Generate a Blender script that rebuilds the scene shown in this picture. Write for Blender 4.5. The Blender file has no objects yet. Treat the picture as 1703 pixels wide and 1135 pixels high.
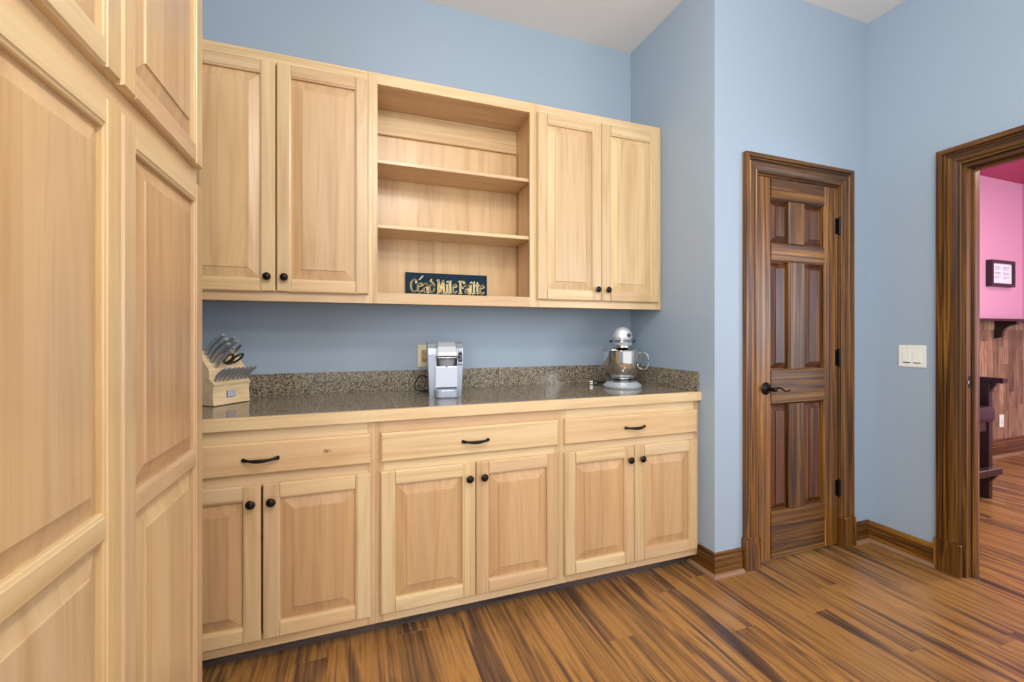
import bpy, bmesh, math, random
from mathutils import Vector, Matrix
random.seed(7)
PI = math.pi
S = bpy.context.scene
COL = S.collection

# ------------------------------------------------------------------ camera
IMG_W, IMG_H, FPX = 1703, 1135, 723.13
YAW, HORIZON, EYE = 0.3461, 555.48, 1.215
cd = bpy.data.cameras.new('camera')
cd.sensor_width = 36.0
cd.lens = FPX / IMG_W * 36.0
cd.shift_y = -(IMG_H / 2 - HORIZON) / IMG_W
cd.clip_start = 0.02
cam = bpy.data.objects.new('camera', cd)
cam.location = (0, 0, EYE)
cam.rotation_euler = (PI / 2, 0, -YAW)
COL.objects.link(cam)
S.camera = cam

# ------------------------------------------------------------------ world, lights, exposure
w = bpy.data.worlds.new('daylight')
S.world = w
w.use_nodes = True
w.node_tree.nodes['Background'].inputs[0].default_value = (0.96, 0.97, 1.0, 1)
w.node_tree.nodes['Background'].inputs[1].default_value = 1.35
S.view_settings.view_transform = 'Standard'
S.view_settings.look = 'None'
S.view_settings.gamma = 1.0
S.view_settings.use_curve_mapping = False
S.view_settings.exposure = 0.08


def area(name, loc, size, power, col, rot=(0, 0, 0), shape='DISK', sy=None, spread=PI):
    l = bpy.data.lights.new(name, 'AREA')
    l.shape = shape
    l.size = size
    if sy:
        l.size_y = sy
    l.energy = power
    l.color = col
    l.spread = spread
    o = bpy.data.objects.new(name, l)
    o.location = loc
    o.rotation_euler = rot
    COL.objects.link(o)
    return o


WARM = (1.0, 0.955, 0.89)


def point_light(name, loc, power, col=WARM, rad=0.13):
    l = bpy.data.lights.new(name, 'POINT')
    l.energy = power
    l.color = col
    l.shadow_soft_size = rad
    o = bpy.data.objects.new(name, l)
    o.location = loc
    COL.objects.link(o)
    return o


point_light('room_fill_light', (0.42, 0.25, 2.74), 46)  # two unseen point lights added to brighten the ceiling and room
point_light('room_fill_light', (0.35, -1.1, 2.74), 46)
area('side_fill_light', (-0.72, -0.75, 1.65), 1.3, 55, (0.95, 0.97, 1.0), rot=(0, -PI / 2, 0), shape='RECTANGLE', sy=1.2)  # added fill on the solid left wall, brightens the walls opposite
area('side_fill_light', (2.835, -0.9, 1.65), 1.2, 30, (0.92, 0.96, 1.0), rot=(0, PI / 2, 0), shape='RECTANGLE', sy=1.2)  # added fill on the solid right wall, makes the pantry paler
# the barroom: an added overhead fill light and its window on the near side
area('bar_fill_light', (4.6, 0.9, 2.70), 0.25, 45, (1.0, 0.95, 0.92))
area('bar_window_daylight', (5.1, -1.6, 1.5), 1.6, 80, (0.82, 0.88, 1.0), rot=(PI / 2, 0, 0), shape='RECTANGLE', sy=1.4)


# ------------------------------------------------------------------ materials
def srgb(r, g, b):
    f = lambda c: (c / 255) / 12.92 if c / 255 <= 0.04045 else ((c / 255 + 0.055) / 1.055) ** 2.4
    return (f(r), f(g), f(b), 1)


class NT:
    def __init__(s, name):
        s.m = bpy.data.materials.new(name)
        s.m.use_nodes = True
        s.t = s.m.node_tree
        s.b = s.t.nodes['Principled BSDF']

    def n(s, kind, **kw):
        o = s.t.nodes.new('ShaderNode' + kind)
        for k, v in kw.items():
            if k.startswith('i_'):
                key = k[2:]
                key = int(key) if key.isdigit() else key.replace('_', ' ')
                if isinstance(v, bpy.types.NodeSocket):
                    s.t.links.new(v, o.inputs[key])
                else:
                    o.inputs[key].default_value = v
            else:
                setattr(o, k, v)
        return o

    def link(s, a, b):
        s.t.links.new(a, b)

    def ramp(s, fac, stops, interp='LINEAR'):
        r = s.n('ValToRGB')
        r.color_ramp.interpolation = interp
        el = r.color_ramp.elements
        while len(el) < len(stops):
            el.new(0.5)
        for e, (p, c) in zip(el, stops):
            e.position = p
            e.color = c
        s.link(fac, r.inputs[0])
        return r.outputs[0]

    def mix(s, fac, a, b, blend='MIX'):
        o = s.n('Mix', data_type='RGBA', blend_type=blend)
        for sock, v in ((o.inputs[0], fac), (o.inputs[6], a), (o.inputs[7], b)):
            if isinstance(v, bpy.types.NodeSocket):
                s.link(v, sock)
            else:
                sock.default_value = v
        return o.outputs[2]

    def coords(s, scale, rnd=37.0):
        tc = s.n('TexCoord')
        oi = s.n('ObjectInfo')
        mul = s.n('Math', operation='MULTIPLY', i_0=oi.outputs['Random'], i_1=rnd)
        add = s.n('VectorMath', operation='ADD', i_0=tc.outputs['Object'])
        s.link(mul.outputs[0], add.inputs[1])
        mp = s.n('Mapping', i_Vector=add.outputs[0])
        mp.inputs['Scale'].default_value = scale
        return mp.outputs[0], oi.outputs['Random'], tc.outputs['Object']

    def bump(s, h, strength, dist=0.002):
        b = s.n('Bump', i_Height=h)
        b.inputs['Strength'].default_value = strength
        b.inputs['Distance'].default_value = dist
        s.link(b.outputs[0], s.b.inputs['Normal'])

    def set(s, **kw):
        for k, v in kw.items():
            key = {'color': 'Base Color', 'rough': 'Roughness', 'metal': 'Metallic', 'spec': 'Specular IOR Level',
                   'coat': 'Coat Weight', 'coat_rough': 'Coat Roughness'}[k]
            if isinstance(v, bpy.types.NodeSocket):
                s.link(v, s.b.inputs[key])
            else:
                s.b.inputs[key].default_value = v
        return s.m


def plain(name, rgb, rough=0.5, metal=0.0, spec=0.5, **kw):
    t = NT(name)
    return t.set(color=srgb(*rgb), rough=rough, metal=metal, spec=spec, **kw)


def wood(name, axis, stops, along=1.3, cross=13.0, fine=0.35, rough=0.38, tint=0.16, knot=None, coat=0.0, bump=0.05, distort=1.2, rings=0.25, boards=False, shift=False, detail=5.0):
    t = NT(name)
    sc = [cross] * 3
    sc[axis] = along
    v, rnd, obj = t.coords(sc)
    n1 = t.n('TexNoise', i_Vector=v, i_Scale=1.0, i_Detail=detail, i_Roughness=0.58, i_Distortion=distort)
    sc2 = [cross * 9] * 3
    sc2[axis] = along * 2.5
    v2, _, _ = t.coords(sc2)
    n2 = t.n('TexNoise', i_Vector=v2, i_Scale=1.0, i_Detail=3.0, i_Roughness=0.6)
    # cathedral figure: contour lines of a slow noise
    sc3 = [cross * 0.45] * 3
    sc3[axis] = along * 0.8
    v3, _, _ = t.coords(sc3)
    n3 = t.n('TexNoise', i_Vector=v3, i_Scale=1.0, i_Detail=1.0)
    m3 = t.n('Math', operation='MULTIPLY', i_0=n3.outputs[0], i_1=16.0)
    f3 = t.n('Math', operation='PINGPONG', i_0=m3.outputs[0], i_1=1.0)
    a = t.n('Math', operation='MULTIPLY_ADD', i_0=n2.outputs[0], i_1=fine, i_2=n1.outputs[0])
    c = t.n('Math', operation='MULTIPLY_ADD', i_0=f3.outputs[0], i_1=rings * 0.5, i_2=a.outputs[0])
    d = t.n('Math', operation='SUBTRACT', i_0=c.outputs[0], i_1=fine * 0.5 + rings * 0.25)
    col = t.ramp(d.outputs[0], stops)
    hv = t.n('HueSaturation', i_Color=col)
    mr = t.n('MapRange', i_Value=rnd)
    mr.inputs[3].default_value = 1 - tint
    mr.inputs[4].default_value = 1 + tint
    t.link(mr.outputs[0], hv.inputs['Value'])
    out = hv.outputs[0]
    if boards:
        sp = t.n('SeparateXYZ', i_Vector=obj)
        bx = t.n('Math', operation='MULTIPLY_ADD', i_0=sp.outputs[0], i_1=10.5)
        r9 = t.n('Math', operation='MULTIPLY', i_0=rnd, i_1=91.0)
        t.link(r9.outputs[0], bx.inputs[2])
        fx = t.n('Math', operation='FLOOR', i_0=bx.outputs[0])
        wn = t.n('TexWhiteNoise', noise_dimensions='1D', i_W=fx.outputs[0])
        tone = t.ramp(wn.outputs['Value'], [(0.0, (0.84, 0.77, 0.71, 1)), (0.5, (0.98, 0.97, 0.96, 1)), (1.0, (1.0, 0.96, 0.86, 1))])
        out = t.mix(0.85, out, tone, 'MULTIPLY')
    if shift:
        tn = t.ramp(rnd, [(0.0, (0.88, 0.74, 0.64, 1)), (0.35, (1, 0.97, 0.94, 1)), (0.7, (1, 0.99, 0.90, 1)), (1.0, (0.93, 0.82, 0.70, 1))])
        out = t.mix(0.9, out, tn, 'MULTIPLY')
    if knot:
        dv = t.n('VectorMath', operation='SUBTRACT', i_0=obj, i_1=knot)
        sv = t.n('VectorMath', operation='MULTIPLY', i_0=dv.outputs[0], i_1=(27.0, 0.0, 48.0))
        ln = t.n('VectorMath', operation='LENGTH', i_0=sv.outputs[0])
        kn = t.n('TexNoise', i_Vector=obj, i_Scale=60.0)
        ad = t.n('Math', operation='MULTIPLY_ADD', i_0=kn.outputs[0], i_1=0.9, i_2=ln.outputs['Value'])
        fac = t.ramp(ad.outputs[0], [(0.45, (1, 1, 1, 1)), (0.62, (0.45, 0.45, 0.45, 1)), (1.0, (0, 0, 0, 1))])
        out = t.mix(fac, out, srgb(110, 66, 26))
    t.bump(d.outputs[0], bump)
    return t.set(color=out, rough=rough, coat=coat, coat_rough=0.25)


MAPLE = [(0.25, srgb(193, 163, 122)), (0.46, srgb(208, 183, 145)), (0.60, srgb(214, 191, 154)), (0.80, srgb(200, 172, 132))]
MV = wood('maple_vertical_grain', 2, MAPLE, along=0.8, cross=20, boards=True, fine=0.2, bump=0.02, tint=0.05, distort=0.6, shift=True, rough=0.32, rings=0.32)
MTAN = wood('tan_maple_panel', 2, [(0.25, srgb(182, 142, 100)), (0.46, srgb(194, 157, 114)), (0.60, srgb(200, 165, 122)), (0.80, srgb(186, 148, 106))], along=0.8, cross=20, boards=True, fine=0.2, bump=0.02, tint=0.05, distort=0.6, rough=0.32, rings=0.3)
MH = wood('maple_horizontal_grain', 0, MAPLE, along=0.8, cross=20, fine=0.2, bump=0.02, tint=0.05, distort=0.6, shift=True, rough=0.32, rings=0.32)
MH_KNOT = wood('maple_with_knot', 0, MAPLE, along=0.8, cross=20, fine=0.2, bump=0.02, tint=0.05, distort=0.6, shift=True, rough=0.32, rings=0.32, knot=(0.597, 0.0, 0.066))
BLOCKW = wood('pale_block_wood', 0, [(0.3, srgb(214, 184, 136)), (0.6, srgb(232, 208, 166)), (0.8, srgb(220, 190, 142))], along=4, cross=30)
DARK = [(0.28, srgb(34, 18, 5)), (0.44, srgb(76, 44, 11)), (0.56, srgb(112, 71, 20)), (0.70, srgb(146, 101, 36)), (0.88, srgb(68, 39, 10))]
DARKP = [(0.28, srgb(30, 15, 6)), (0.44, srgb(66, 34, 12)), (0.56, srgb(90, 48, 18)), (0.70, srgb(110, 64, 26)), (0.88, srgb(58, 30, 11))]
DV = wood('dark_stained_wood_vertical', 2, DARK, along=0.9, cross=40, fine=0.4, rough=0.36, tint=0.26, rings=0.04, distort=1.3, detail=6.0)
DH = wood('dark_stained_wood_horizontal', 0, DARK, along=0.9, cross=40, fine=0.4, rough=0.36, tint=0.26, rings=0.04, distort=1.3, detail=6.0)
DY = wood('dark_stained_wood_depthwise', 1, DARK, along=0.9, cross=40, fine=0.4, rough=0.36, tint=0.26, rings=0.04, distort=1.3, detail=6.0)
DVP = wood('dark_stained_panel_wood', 2, DARKP, along=0.9, cross=30, fine=0.4, rough=0.36, tint=0.2, rings=0.04, distort=1.0)
SHOE = plain('worn_shoe_moulding', (142, 108, 80), 0.5)
FLOORM = wood('acacia_plank_floor', 1, [(0.28, srgb(64, 47, 39)), (0.40, srgb(98, 71, 50)), (0.49, srgb(142, 101, 57)), (0.57, srgb(164, 119, 65)), (0.65, srgb(128, 91, 54)), (0.76, srgb(82, 60, 48))],
              along=0.65, cross=9, fine=0.42, rough=0.27, tint=0.10, bump=0.03, rings=0.09, distort=1.3, detail=6.0)
SUBF = plain('floor_underlay', (60, 40, 24), 0.8)
BARWOOD = wood('reclaimed_wall_board', 2, [(0.3, srgb(94, 68, 50)), (0.5, srgb(136, 102, 76)), (0.7, srgb(162, 128, 98))], along=2, cross=18, rough=0.5, tint=0.4)
MAHOG = wood('mahogany_stain', 2, [(0.3, srgb(22, 10, 7)), (0.6, srgb(44, 18, 12)), (0.8, srgb(32, 13, 9))], rough=0.3)
TOEM = wood('grey_toe_kick', 0, [(0.3, srgb(58, 48, 46)), (0.6, srgb(92, 80, 76)), (0.8, srgb(70, 60, 58))], along=3, cross=60)


def wall_mat(name, rgb, rough=0.45, bs=0.08, sc=120):
    t = NT(name)
    tc = t.n('TexCoord')
    n = t.n('TexNoise', i_Vector=tc.outputs['Object'], i_Scale=sc, i_Detail=2.0)
    t.bump(n.outputs[0], bs, 0.001)
    return t.set(color=srgb(*rgb), rough=rough, spec=0.35)


BLUE = wall_mat('blue_grey_wall_paint', (155, 171, 187))
PINK = wall_mat('raspberry_wall_paint', (222, 158, 184))
CEILM = wall_mat('ceiling_texture_paint', (236, 232, 225), 0.8, 0.35, 45)
BCEIL = wall_mat('raspberry_ceiling_paint', (178, 58, 100))


def granite():
    t = NT('polished_granite')
    tc = t.n('TexCoord')
    v1 = t.n('TexVoronoi', i_Vector=tc.outputs['Object'], i_Scale=250.0)
    sep = t.n('SeparateColor', i_Color=v1.outputs['Color'])
    c1 = t.ramp(sep.outputs[0], [(0.0, srgb(50, 46, 44)), (0.17, srgb(108, 98, 86)), (0.36, srgb(148, 136, 116)), (0.60, srgb(182, 168, 142)), (0.82, srgb(134, 124, 112)), (0.94, srgb(78, 72, 66))], 'CONSTANT')
    n = t.n('TexNoise', i_Vector=tc.outputs['Object'], i_Scale=420.0, i_Detail=3.0)
    c2 = t.ramp(n.outputs[0], [(0.35, (0.6, 0.6, 0.6, 1)), (0.6, (1, 1, 1, 1))])
    col = t.mix(0.75, c1, c2, 'MULTIPLY')
    return t.set(color=col, rough=0.10, spec=0.45)


GRAN = granite()
GROUT = plain('grey_grout', (168, 160, 146), 0.8)
BLACK = plain('oil_rubbed_bronze', (26, 22, 22), 0.32, 0.6)
COPPER = plain('bronze_rim', (120, 84, 66), 0.35, 0.9)
BLACKP = plain('black_plastic', (14, 14, 15), 0.35)
STEEL = plain('brushed_steel', (176, 178, 182), 0.28, 1.0)
BLADE = plain('polished_knife_steel', (190, 192, 196), 0.2, 1.0)
BOWL = plain('polished_stainless', (205, 203, 200), 0.08, 1.0)
HANDLE = plain('satin_grey_handle', (158, 166, 176), 0.3, 0.45)
CAPM = plain('knife_end_cap', (205, 208, 212), 0.2, 0.6)
SILVER = plain('silver_plastic', (168, 178, 194), 0.35, 0.35)
SILVER2 = plain('light_silver_plastic', (196, 203, 214), 0.3, 0.3)
GREYP = plain('translucent_grey_plastic', (150, 148, 156), 0.3)
MIXP = plain('silver_enamel', (188, 195, 203), 0.25, 0.4)
CREAM = plain('cream_plastic', (224, 208, 176), 0.4)
ALMOND = plain('almond_receptacle', (176, 154, 98), 0.4)
WHITEP = plain('white_plastic', (232, 232, 224), 0.35)
SIGNM = plain('navy_sign_board', (16, 42, 60), 0.6, 0.0, 0.15)
GOLD = plain('gold_paint', (208, 170, 78), 0.5)
PALEG = plain('pale_gold_paint', (244, 238, 200), 0.5)
LEATH = plain('black_leather', (22, 19, 20), 0.32)
FRAMEM = plain('dark_picture_frame', (42, 22, 28), 0.35)
PAPER = plain('white_paper', (236, 232, 240), 0.6)
INK = plain('grey_print', (176, 174, 190), 0.7)
BADGE = plain('badge_blue', (96, 108, 160), 0.4)
BADGEW = plain('badge_white', (214, 218, 228), 0.4)
DARKGLASS = plain('dark_display', (10, 20, 30), 0.15)


# ------------------------------------------------------------------ mesh helpers
class MB:
    def __init__(s):
        s.bm = bmesh.new()
        s.mi = 0

    def v(s, p):
        return s.bm.verts.new(p)

    def f(s, vs):
        try:
            fc = s.bm.faces.new(vs)
            fc.material_index = s.mi
            return fc
        except ValueError:
            return None

    def box(s, x0, x1, y0, y1, z0, z1, bev=0.0, seg=1):
        vs = [s.v((x, y, z)) for x in (x0, x1) for y in (y0, y1) for z in (z0, z1)]
        fs = [s.f([vs[i] for i in q]) for q in ((0, 1, 3, 2), (4, 6, 7, 5), (0, 4, 5, 1), (2, 3, 7, 6), (0, 2, 6, 4), (1, 5, 7, 3))]
        if bev:
            es = list({e for f in fs for e in f.edges})
            r = bmesh.ops.bevel(s.bm, geom=es, offset=bev, segments=seg, profile=0.5, affect='EDGES', clamp_overlap=True)
            for f in r['faces']:
                f.material_index = s.mi
        return s

    def prism(s, pts, mp, l0, l1, in0=None, in1=None):
        """closed 2-D profile pts (a,b) swept from l0 to l1; mp(a,b,l) gives the point"""
        A = [s.v(mp(a, b, l0 + (in0(a, b) if in0 else 0))) for a, b in pts]
        B = [s.v(mp(a, b, l1 - (in1(a, b) if in1 else 0))) for a, b in pts]
        n = len(pts)
        for i in range(n):
            j = (i + 1) % n
            s.f([A[i], A[j], B[j], B[i]])
        s.f(A[::-1])
        s.f(B)
        return s

    def lathe(s, prof, mp=lambda r, a, h: (r * math.cos(a), r * math.sin(a), h), n=24):
        rings = []
        for r, h in prof:
            if r < 1e-6:
                rings.append([s.v(mp(0, 0, h))])
            else:
                rings.append([s.v(mp(r, 2 * PI * k / n, h)) for k in range(n)])
        for A, B in zip(rings, rings[1:]):
            for k in range(n):
                j = (k + 1) % n
                if len(A) == 1 and len(B) == 1:
                    continue
                if len(A) == 1:
                    s.f([A[0], B[j], B[k]])
                elif len(B) == 1:
                    s.f([A[k], A[j], B[0]])
                else:
                    s.f([A[k], A[j], B[j], B[k]])
        for R in (rings[0], rings[-1]):
            if len(R) > 2:
                s.f(R)
        return s

    def tube(s, pts, rad, n=8, flat=1.0):
        pts = [Vector(p) for p in pts]
        rings = []
        up = Vector((0, 0, 1))
        for i, p in enumerate(pts):
            t = (pts[min(i + 1, len(pts) - 1)] - pts[max(i - 1, 0)]).normalized()
            a = t.cross(up)
            if a.length < 1e-3:
                a = t.cross(Vector((0, 1, 0)))
            a.normalize()
            b = t.cross(a)
            r = rad[i] if isinstance(rad, (list, tuple)) else rad
            rings.append([s.v(p + a * (r * math.cos(2 * PI * k / n)) + b * (r * flat * math.sin(2 * PI * k / n))) for k in range(n)])
        for A, B in zip(rings, rings[1:]):
            for k in range(n):
                j = (k + 1) % n
                s.f([A[k], A[j], B[j], B[k]])
        s.f(rings[0])
        s.f(rings[-1])
        return s

    def loft(s, rings, cap=True):
        R = [[s.v(p) for p in r] for r in rings]
        n = len(R[0])
        for A, B in zip(R, R[1:]):
            for k in range(n):
                j = (k + 1) % n
                s.f([A[k], A[j], B[j], B[k]])
        if cap:
            s.f(R[0])
            s.f(R[-1])
        return s

    def build(s, name, mats, parent=None, loc=(0, 0, 0), rot=(0, 0, 0), smooth=False, merge=False):
        if merge:
            bmesh.ops.remove_doubles(s.bm, verts=s.bm.verts, dist=1e-5)
        bmesh.ops.recalc_face_normals(s.bm, faces=s.bm.faces)
        me = bpy.data.meshes.new(name)
        s.bm.to_mesh(me)
        s.bm.free()
        for m in (mats if isinstance(mats, (list, tuple)) else [mats]):
            me.materials.append(m)
        if smooth:
            for p in me.polygons:
                p.use_smooth = True
            me.set_sharp_from_angle(angle=math.radians(38))
        return link(name, me, parent, loc, rot)


def link(name, data, parent=None, loc=(0, 0, 0), rot=(0, 0, 0)):
    o = bpy.data.objects.new(name, data)
    COL.objects.link(o)
    o.parent = parent
    o.location = loc
    o.rotation_euler = rot
    return o


def tag(o, label, cat, group=None):
    o['label'] = label
    o['category'] = cat
    if group:
        o['group'] = group
    return o


def struct(o, label=None):
    o['kind'] = 'structure'
    if label:
        o['label'] = label
    return o


def thing(name, loc, label, cat, group=None, rz=0):
    return tag(link(name, None, None, loc, (0, 0, rz)), label, cat, group)


def text_mesh(name, body, size, mat, parent, loc, rot, depth=0.0004, align='CENTER'):
    c = bpy.data.curves.new(name, 'FONT')
    c.body = body
    c.size = size
    c.extrude = depth
    c.align_x = align
    c.align_y = 'CENTER'
    c.resolution_u = 3
    c.offset = size * 0.02
    tmp = bpy.data.objects.new(name, c)
    COL.objects.link(tmp)
    dg = bpy.context.evaluated_depsgraph_get()
    me = bpy.data.meshes.new_from_object(tmp.evaluated_get(dg))
    bpy.data.objects.remove(tmp)
    me.materials.clear()
    me.materials.append(mat)
    return link(name, me, parent, loc, rot)


def arc(cx, cy, rx, ry, a0, a1, n=10):
    return [(cx + rx * math.cos(math.radians(a0 + (a1 - a0) * i / n)), cy + ry * math.sin(math.radians(a0 + (a1 - a0) * i / n))) for i in range(n + 1)]


# ------------------------------------------------------------------ measures of the place
XW, YW, XR, YB = 1.695, 1.706, 2.851, 2.4127      # return wall, closet wall, right wall, back wall
CZ = 3.05
XL = -0.735

# ------------------------------------------------------------------ room shell
def wall(name, boxes, mat, label):
    m = MB()
    for b in boxes:
        m.box(*b)
    return struct(m.build(name, mat), label)


wall('wall_back', [(XL - 0.12, XW, YB, YB + 0.12, 0, CZ)], BLUE, 'blue painted wall behind the maple cabinets')
wall('wall_left', [(XL - 0.12, XL, -1.8, YB, 0, CZ)], BLUE, 'blue wall behind the tall pantry')
wall('wall_return', [(XW, XW + 0.11, YW + 0.11, YB + 0.12, 0, CZ)], BLUE, 'short blue return wall at the end of the counter')
DX0, DX1, DTOP = 1.970, 2.606, 2.062
wall('wall_closet', [(XW, DX0, YW, YW + 0.11, 0, CZ), (DX1, XR, YW, YW + 0.11, 0, CZ), (DX0, DX1, YW, YW + 0.11, DTOP, CZ)], BLUE,
     'blue wall around the six-panel closet door')
OY0, OY1, OTOP, XR2 = 0.44, 1.282, 2.062, 2.967
wall('wall_right', [(XR, XR2, OY1, YB, 0, CZ), (XR, XR2, -1.8, OY0, 0, CZ), (XR, XR2, OY0, OY1, OTOP, CZ)], BLUE, 'blue wall with light switch and doorway')
wall('ceiling', [(XL - 0.12, XR2, -1.8, YB + 0.12, CZ, CZ + 0.06)], CEILM, 'white textured ceiling')
YP, XP = 2.42, 6.435
bw = wall('wall_bar_back', [(XR2, XP, YP, YP + 0.1, 0, 2.75)], PINK, 'raspberry wall of the next room above its wooden wainscot')
wall('wall_bar_right', [(XP, XP + 0.1, -1.8, YP + 0.1, 0, 2.75)], PINK, 'raspberry side wall of the next room')
wall('ceiling_bar', [(XR2, XP + 0.1, -1.8, YP + 0.1, 2.75, 2.80)], BCEIL, 'raspberry ceiling of the next room')

# floor of single planks
fl = struct(MB().box(XL - 0.12, XP + 0.1, -1.4, YP + 0.1, -0.05, -0.012).build('floor', SUBF), 'reddish brown wooden plank floor')
PWID = 0.128
plank_cache = {}
ncol = int((XP - XL) / PWID) + 1
for i in range(ncol):
    x0 = XL + i * PWID
    x1 = min(x0 + PWID, XP)
    y = -1.35 - random.random() * 1.0
    while y < YP - 0.01:
        y1 = min(y + 1.22, YP)
        ya, yb = max(y, -1.3), y1
        if yb - ya > 0.02 and x1 - x0 > 0.01:
            key = (round(x1 - x0, 3), round(yb - ya, 3))
            if key not in plank_cache:
                m = MB()
                m.box(0.0002, key[0] - 0.0002, 0.0002, key[1] - 0.0002, -0.0118, 0.0, bev=0.0004)
                o = m.build('plank', FLOORM, fl, (x0, ya, 0))
                plank_cache[key] = o.data
            else:
                link('plank', plank_cache[key], fl, (x0, ya, 0))
        y = y1

# ---- baseboards
BBP = [(0, 0), (0.016, 0), (0.016, 0.072), (0.012, 0.076), (0.0145, 0.080), (0.0135, 0.098), (0.010, 0.102), (0.011, 0.107), (0.006, 0.111), (0.005, 0.116), (0, 0.116)]
SHP = [(0.016, 0), (0.034, 0), (0.0335, 0.007), (0.030, 0.0135), (0.024, 0.017), (0.016, 0.018)]


def baseboard(name, mp, l0, l1, e0, e1, mat, label):
    """e = +1 shortens the end at an inner corner, -1 lengthens it at an outer corner, 0 cuts it square"""
    i0 = lambda a, b: e0 * a
    i1 = lambda a, b: e1 * a
    o = struct(MB().prism(BBP, mp, l0, l1, i0, i1).build(name, mat), label)
    MB().prism(SHP, mp, l0, l1, i0, i1).build('shoe_moulding', SHOE, o)
    return o


g = 0.0005
baseboard('baseboard_return', lambda a, b, l: (XW - g - a, l, b), YW, 1.862, -1, 0, DY, 'stained baseboard on the short return wall')
baseboard('baseboard_closet', lambda a, b, l: (l, YW - g - a, b), XW, 1.862, -1, 0, DH, 'stained baseboard left of the closet door')
baseboard('baseboard_corner', lambda a, b, l: (l, YW - g - a, b), 2.706, XR, 0, 1, DH, 'stained baseboard between closet door and room corner')
baseboard('baseboard_right', lambda a, b, l: (XR - g - a, l, b), 1.377, YW, 0, 1, DY, 'stained baseboard under the light switch')
baseboard('baseboard_bar', lambda a, b, l: (l, YP - 0.012 - a, b * 1.5), XR2, XP, 0, 0, DH, 'stained baseboard under the wooden wainscot')

# ---- casings
def casing_profile(W):
    return [(0, 0), (0, 0.011), (0.004, 0.0145), (0.009, 0.0145), (0.012, 0.011), (0.016, 0.012), (0.030, 0.0155), (0.050, 0.0165), (0.053, 0.013), (0.057, 0.013), (0.060, 0.019), (0.066, 0.020), (0.069, 0.016), (0.071, 0.024), (W, 0.024), (W, 0)]


def casing_set(name, mpv, W, inner0, inner1, top, z0, mat_v, mat_h, label):
    """mpv(c, t, z): c along the wall, t out of the wall"""
    P = casing_profile(W)
    mit = lambda a, b: -a
    root = struct(MB().prism(P, lambda a, b, l: mpv(inner0 - a, b, l), z0, top, None, mit).build(name, mat_v), label)
    MB().prism(P, lambda a, b, l: mpv(inner1 + a, b, l), z0, top, None, mit).build('side_casing', mat_v, root)
    MB().prism(P, lambda a, b, l: mpv(l, b, top + a), inner0, inner1, mit, mit).build('head_casing', mat_h, root)
    for c0, c1 in ((inner0 - W - 0.008, inner0 + 0.003), (inner1 - 0.003, inner1 + W + 0.008)):
        pts = [(c0, 0), (c1, 0), (c1, z0 - 0.008), (c1 - 0.004, z0 - 0.0005), (c0 + 0.004, z0 - 0.0005), (c0, z0 - 0.008)]
        MB().prism(pts, lambda a, b, l: mpv(a, l, b), 0, 0.029, None, lambda a, b: 0.008 if b > z0 - 0.004 else 0).build('plinth_block', mat_v, root)
    return root


casing_set('trim_1', lambda c, t, z: (c, YW - g - t, z), 0.091, 1.969, 2.606, 2.060, 0.168, DV, DH, 'dark stained casing around the closet door')
casing_set('trim_2', lambda c, t, z: (XR - g - t, c, z), 0.095, 0.444, 1.278, 2.060, 0.162, DV, DY, 'dark stained casing around the doorway to the next room')

# door lining of the doorway, with its stop
m = MB()
m.box(XR + 0.001, XR2 - 0.001, OY1 - 0.018, OY1 - 0.0005, 0, OTOP - 0.019)
dj = struct(m.build('trim_3', DV), 'dark stained jamb lining of the doorway')
MB().box(XR + 0.001, XR2 - 0.001, OY0 + 0.0005, OY0 + 0.018, 0, OTOP - 0.019).build('jamb', DV, dj)
MB().box(XR + 0.001, XR2 - 0.001, OY0 + 0.0005, OY1 - 0.0005, OTOP - 0.0185, OTOP - 0.0005).build('head_jamb', DY, dj)
MB().box(XR + 0.045, XR + 0.085, OY1 - 0.030, OY1 - 0.0185, 0, OTOP - 0.032, bev=0.002).build('door_stop', DV, dj)
MB().box(XR + 0.045, XR + 0.085, OY0 + 0.0185, OY1 - 0.0305, OTOP - 0.031, OTOP - 0.019, bev=0.002).build('door_stop', DY, dj)
m = MB().box(XR + 0.014, XR + 0.040, OY1 - 0.0195, OY1 - 0.0183, 0.975 - 0.03, 0.975 + 0.03)
m.build('strike_plate', BLACK, dj)
MB().box(XR + 0.006, XR + 0.016, OY1 - 0.023, OY1 - 0.0183, 0.966, 0.982, bev=0.001).build('strike_lip', STEEL, dj)
for z in (0.83, 0.985, 1.075):
    MB().lathe([(0, 0), (0.003, 0), (0.003, 0.0008), (0, 0.0008)], lambda r, a, h: (XR + 0.098 + r * math.cos(a), OY1 - 0.0182 - h, z + r * math.sin(a)), 8).build('nail_head', CREAM, dj)
# plinth on the far side of the doorway
MB().box(XR2 + 0.0005, XR2 + 0.02, OY1 - 0.004, OY1 + 0.09, 0, 0.16, bev=0.003).build('plinth_block', DV, dj)
MB().box(XR2 + 0.0005, XR2 + 0.014, OY1 - 0.004, OY1 + 0.085, 0.161, 2.06, bev=0.003).build('side_casing', DV, dj)

# ---- closet door: six raised panels
door = struct(link('door_1', None, None, (1.980, 1.7085, 0.014)), 'dark stained six-panel wooden closet door with black lever')
DW, DH_, T = 0.616, 2.032, 0.035


def stick(m, w0, w1, mp, l0, l1, left=True, right=True, c=0.008):
    pts = [(w0, T)]
    pts += [(w0, 0.007), (w0 + c, 0.0)] if left else [(w0, 0.0)]
    pts += [(w1 - c, 0.0), (w1, 0.007)] if right else [(w1, 0.0)]
    pts += [(w1, T)]
    return m.prism(pts, mp, l0, l1)


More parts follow.
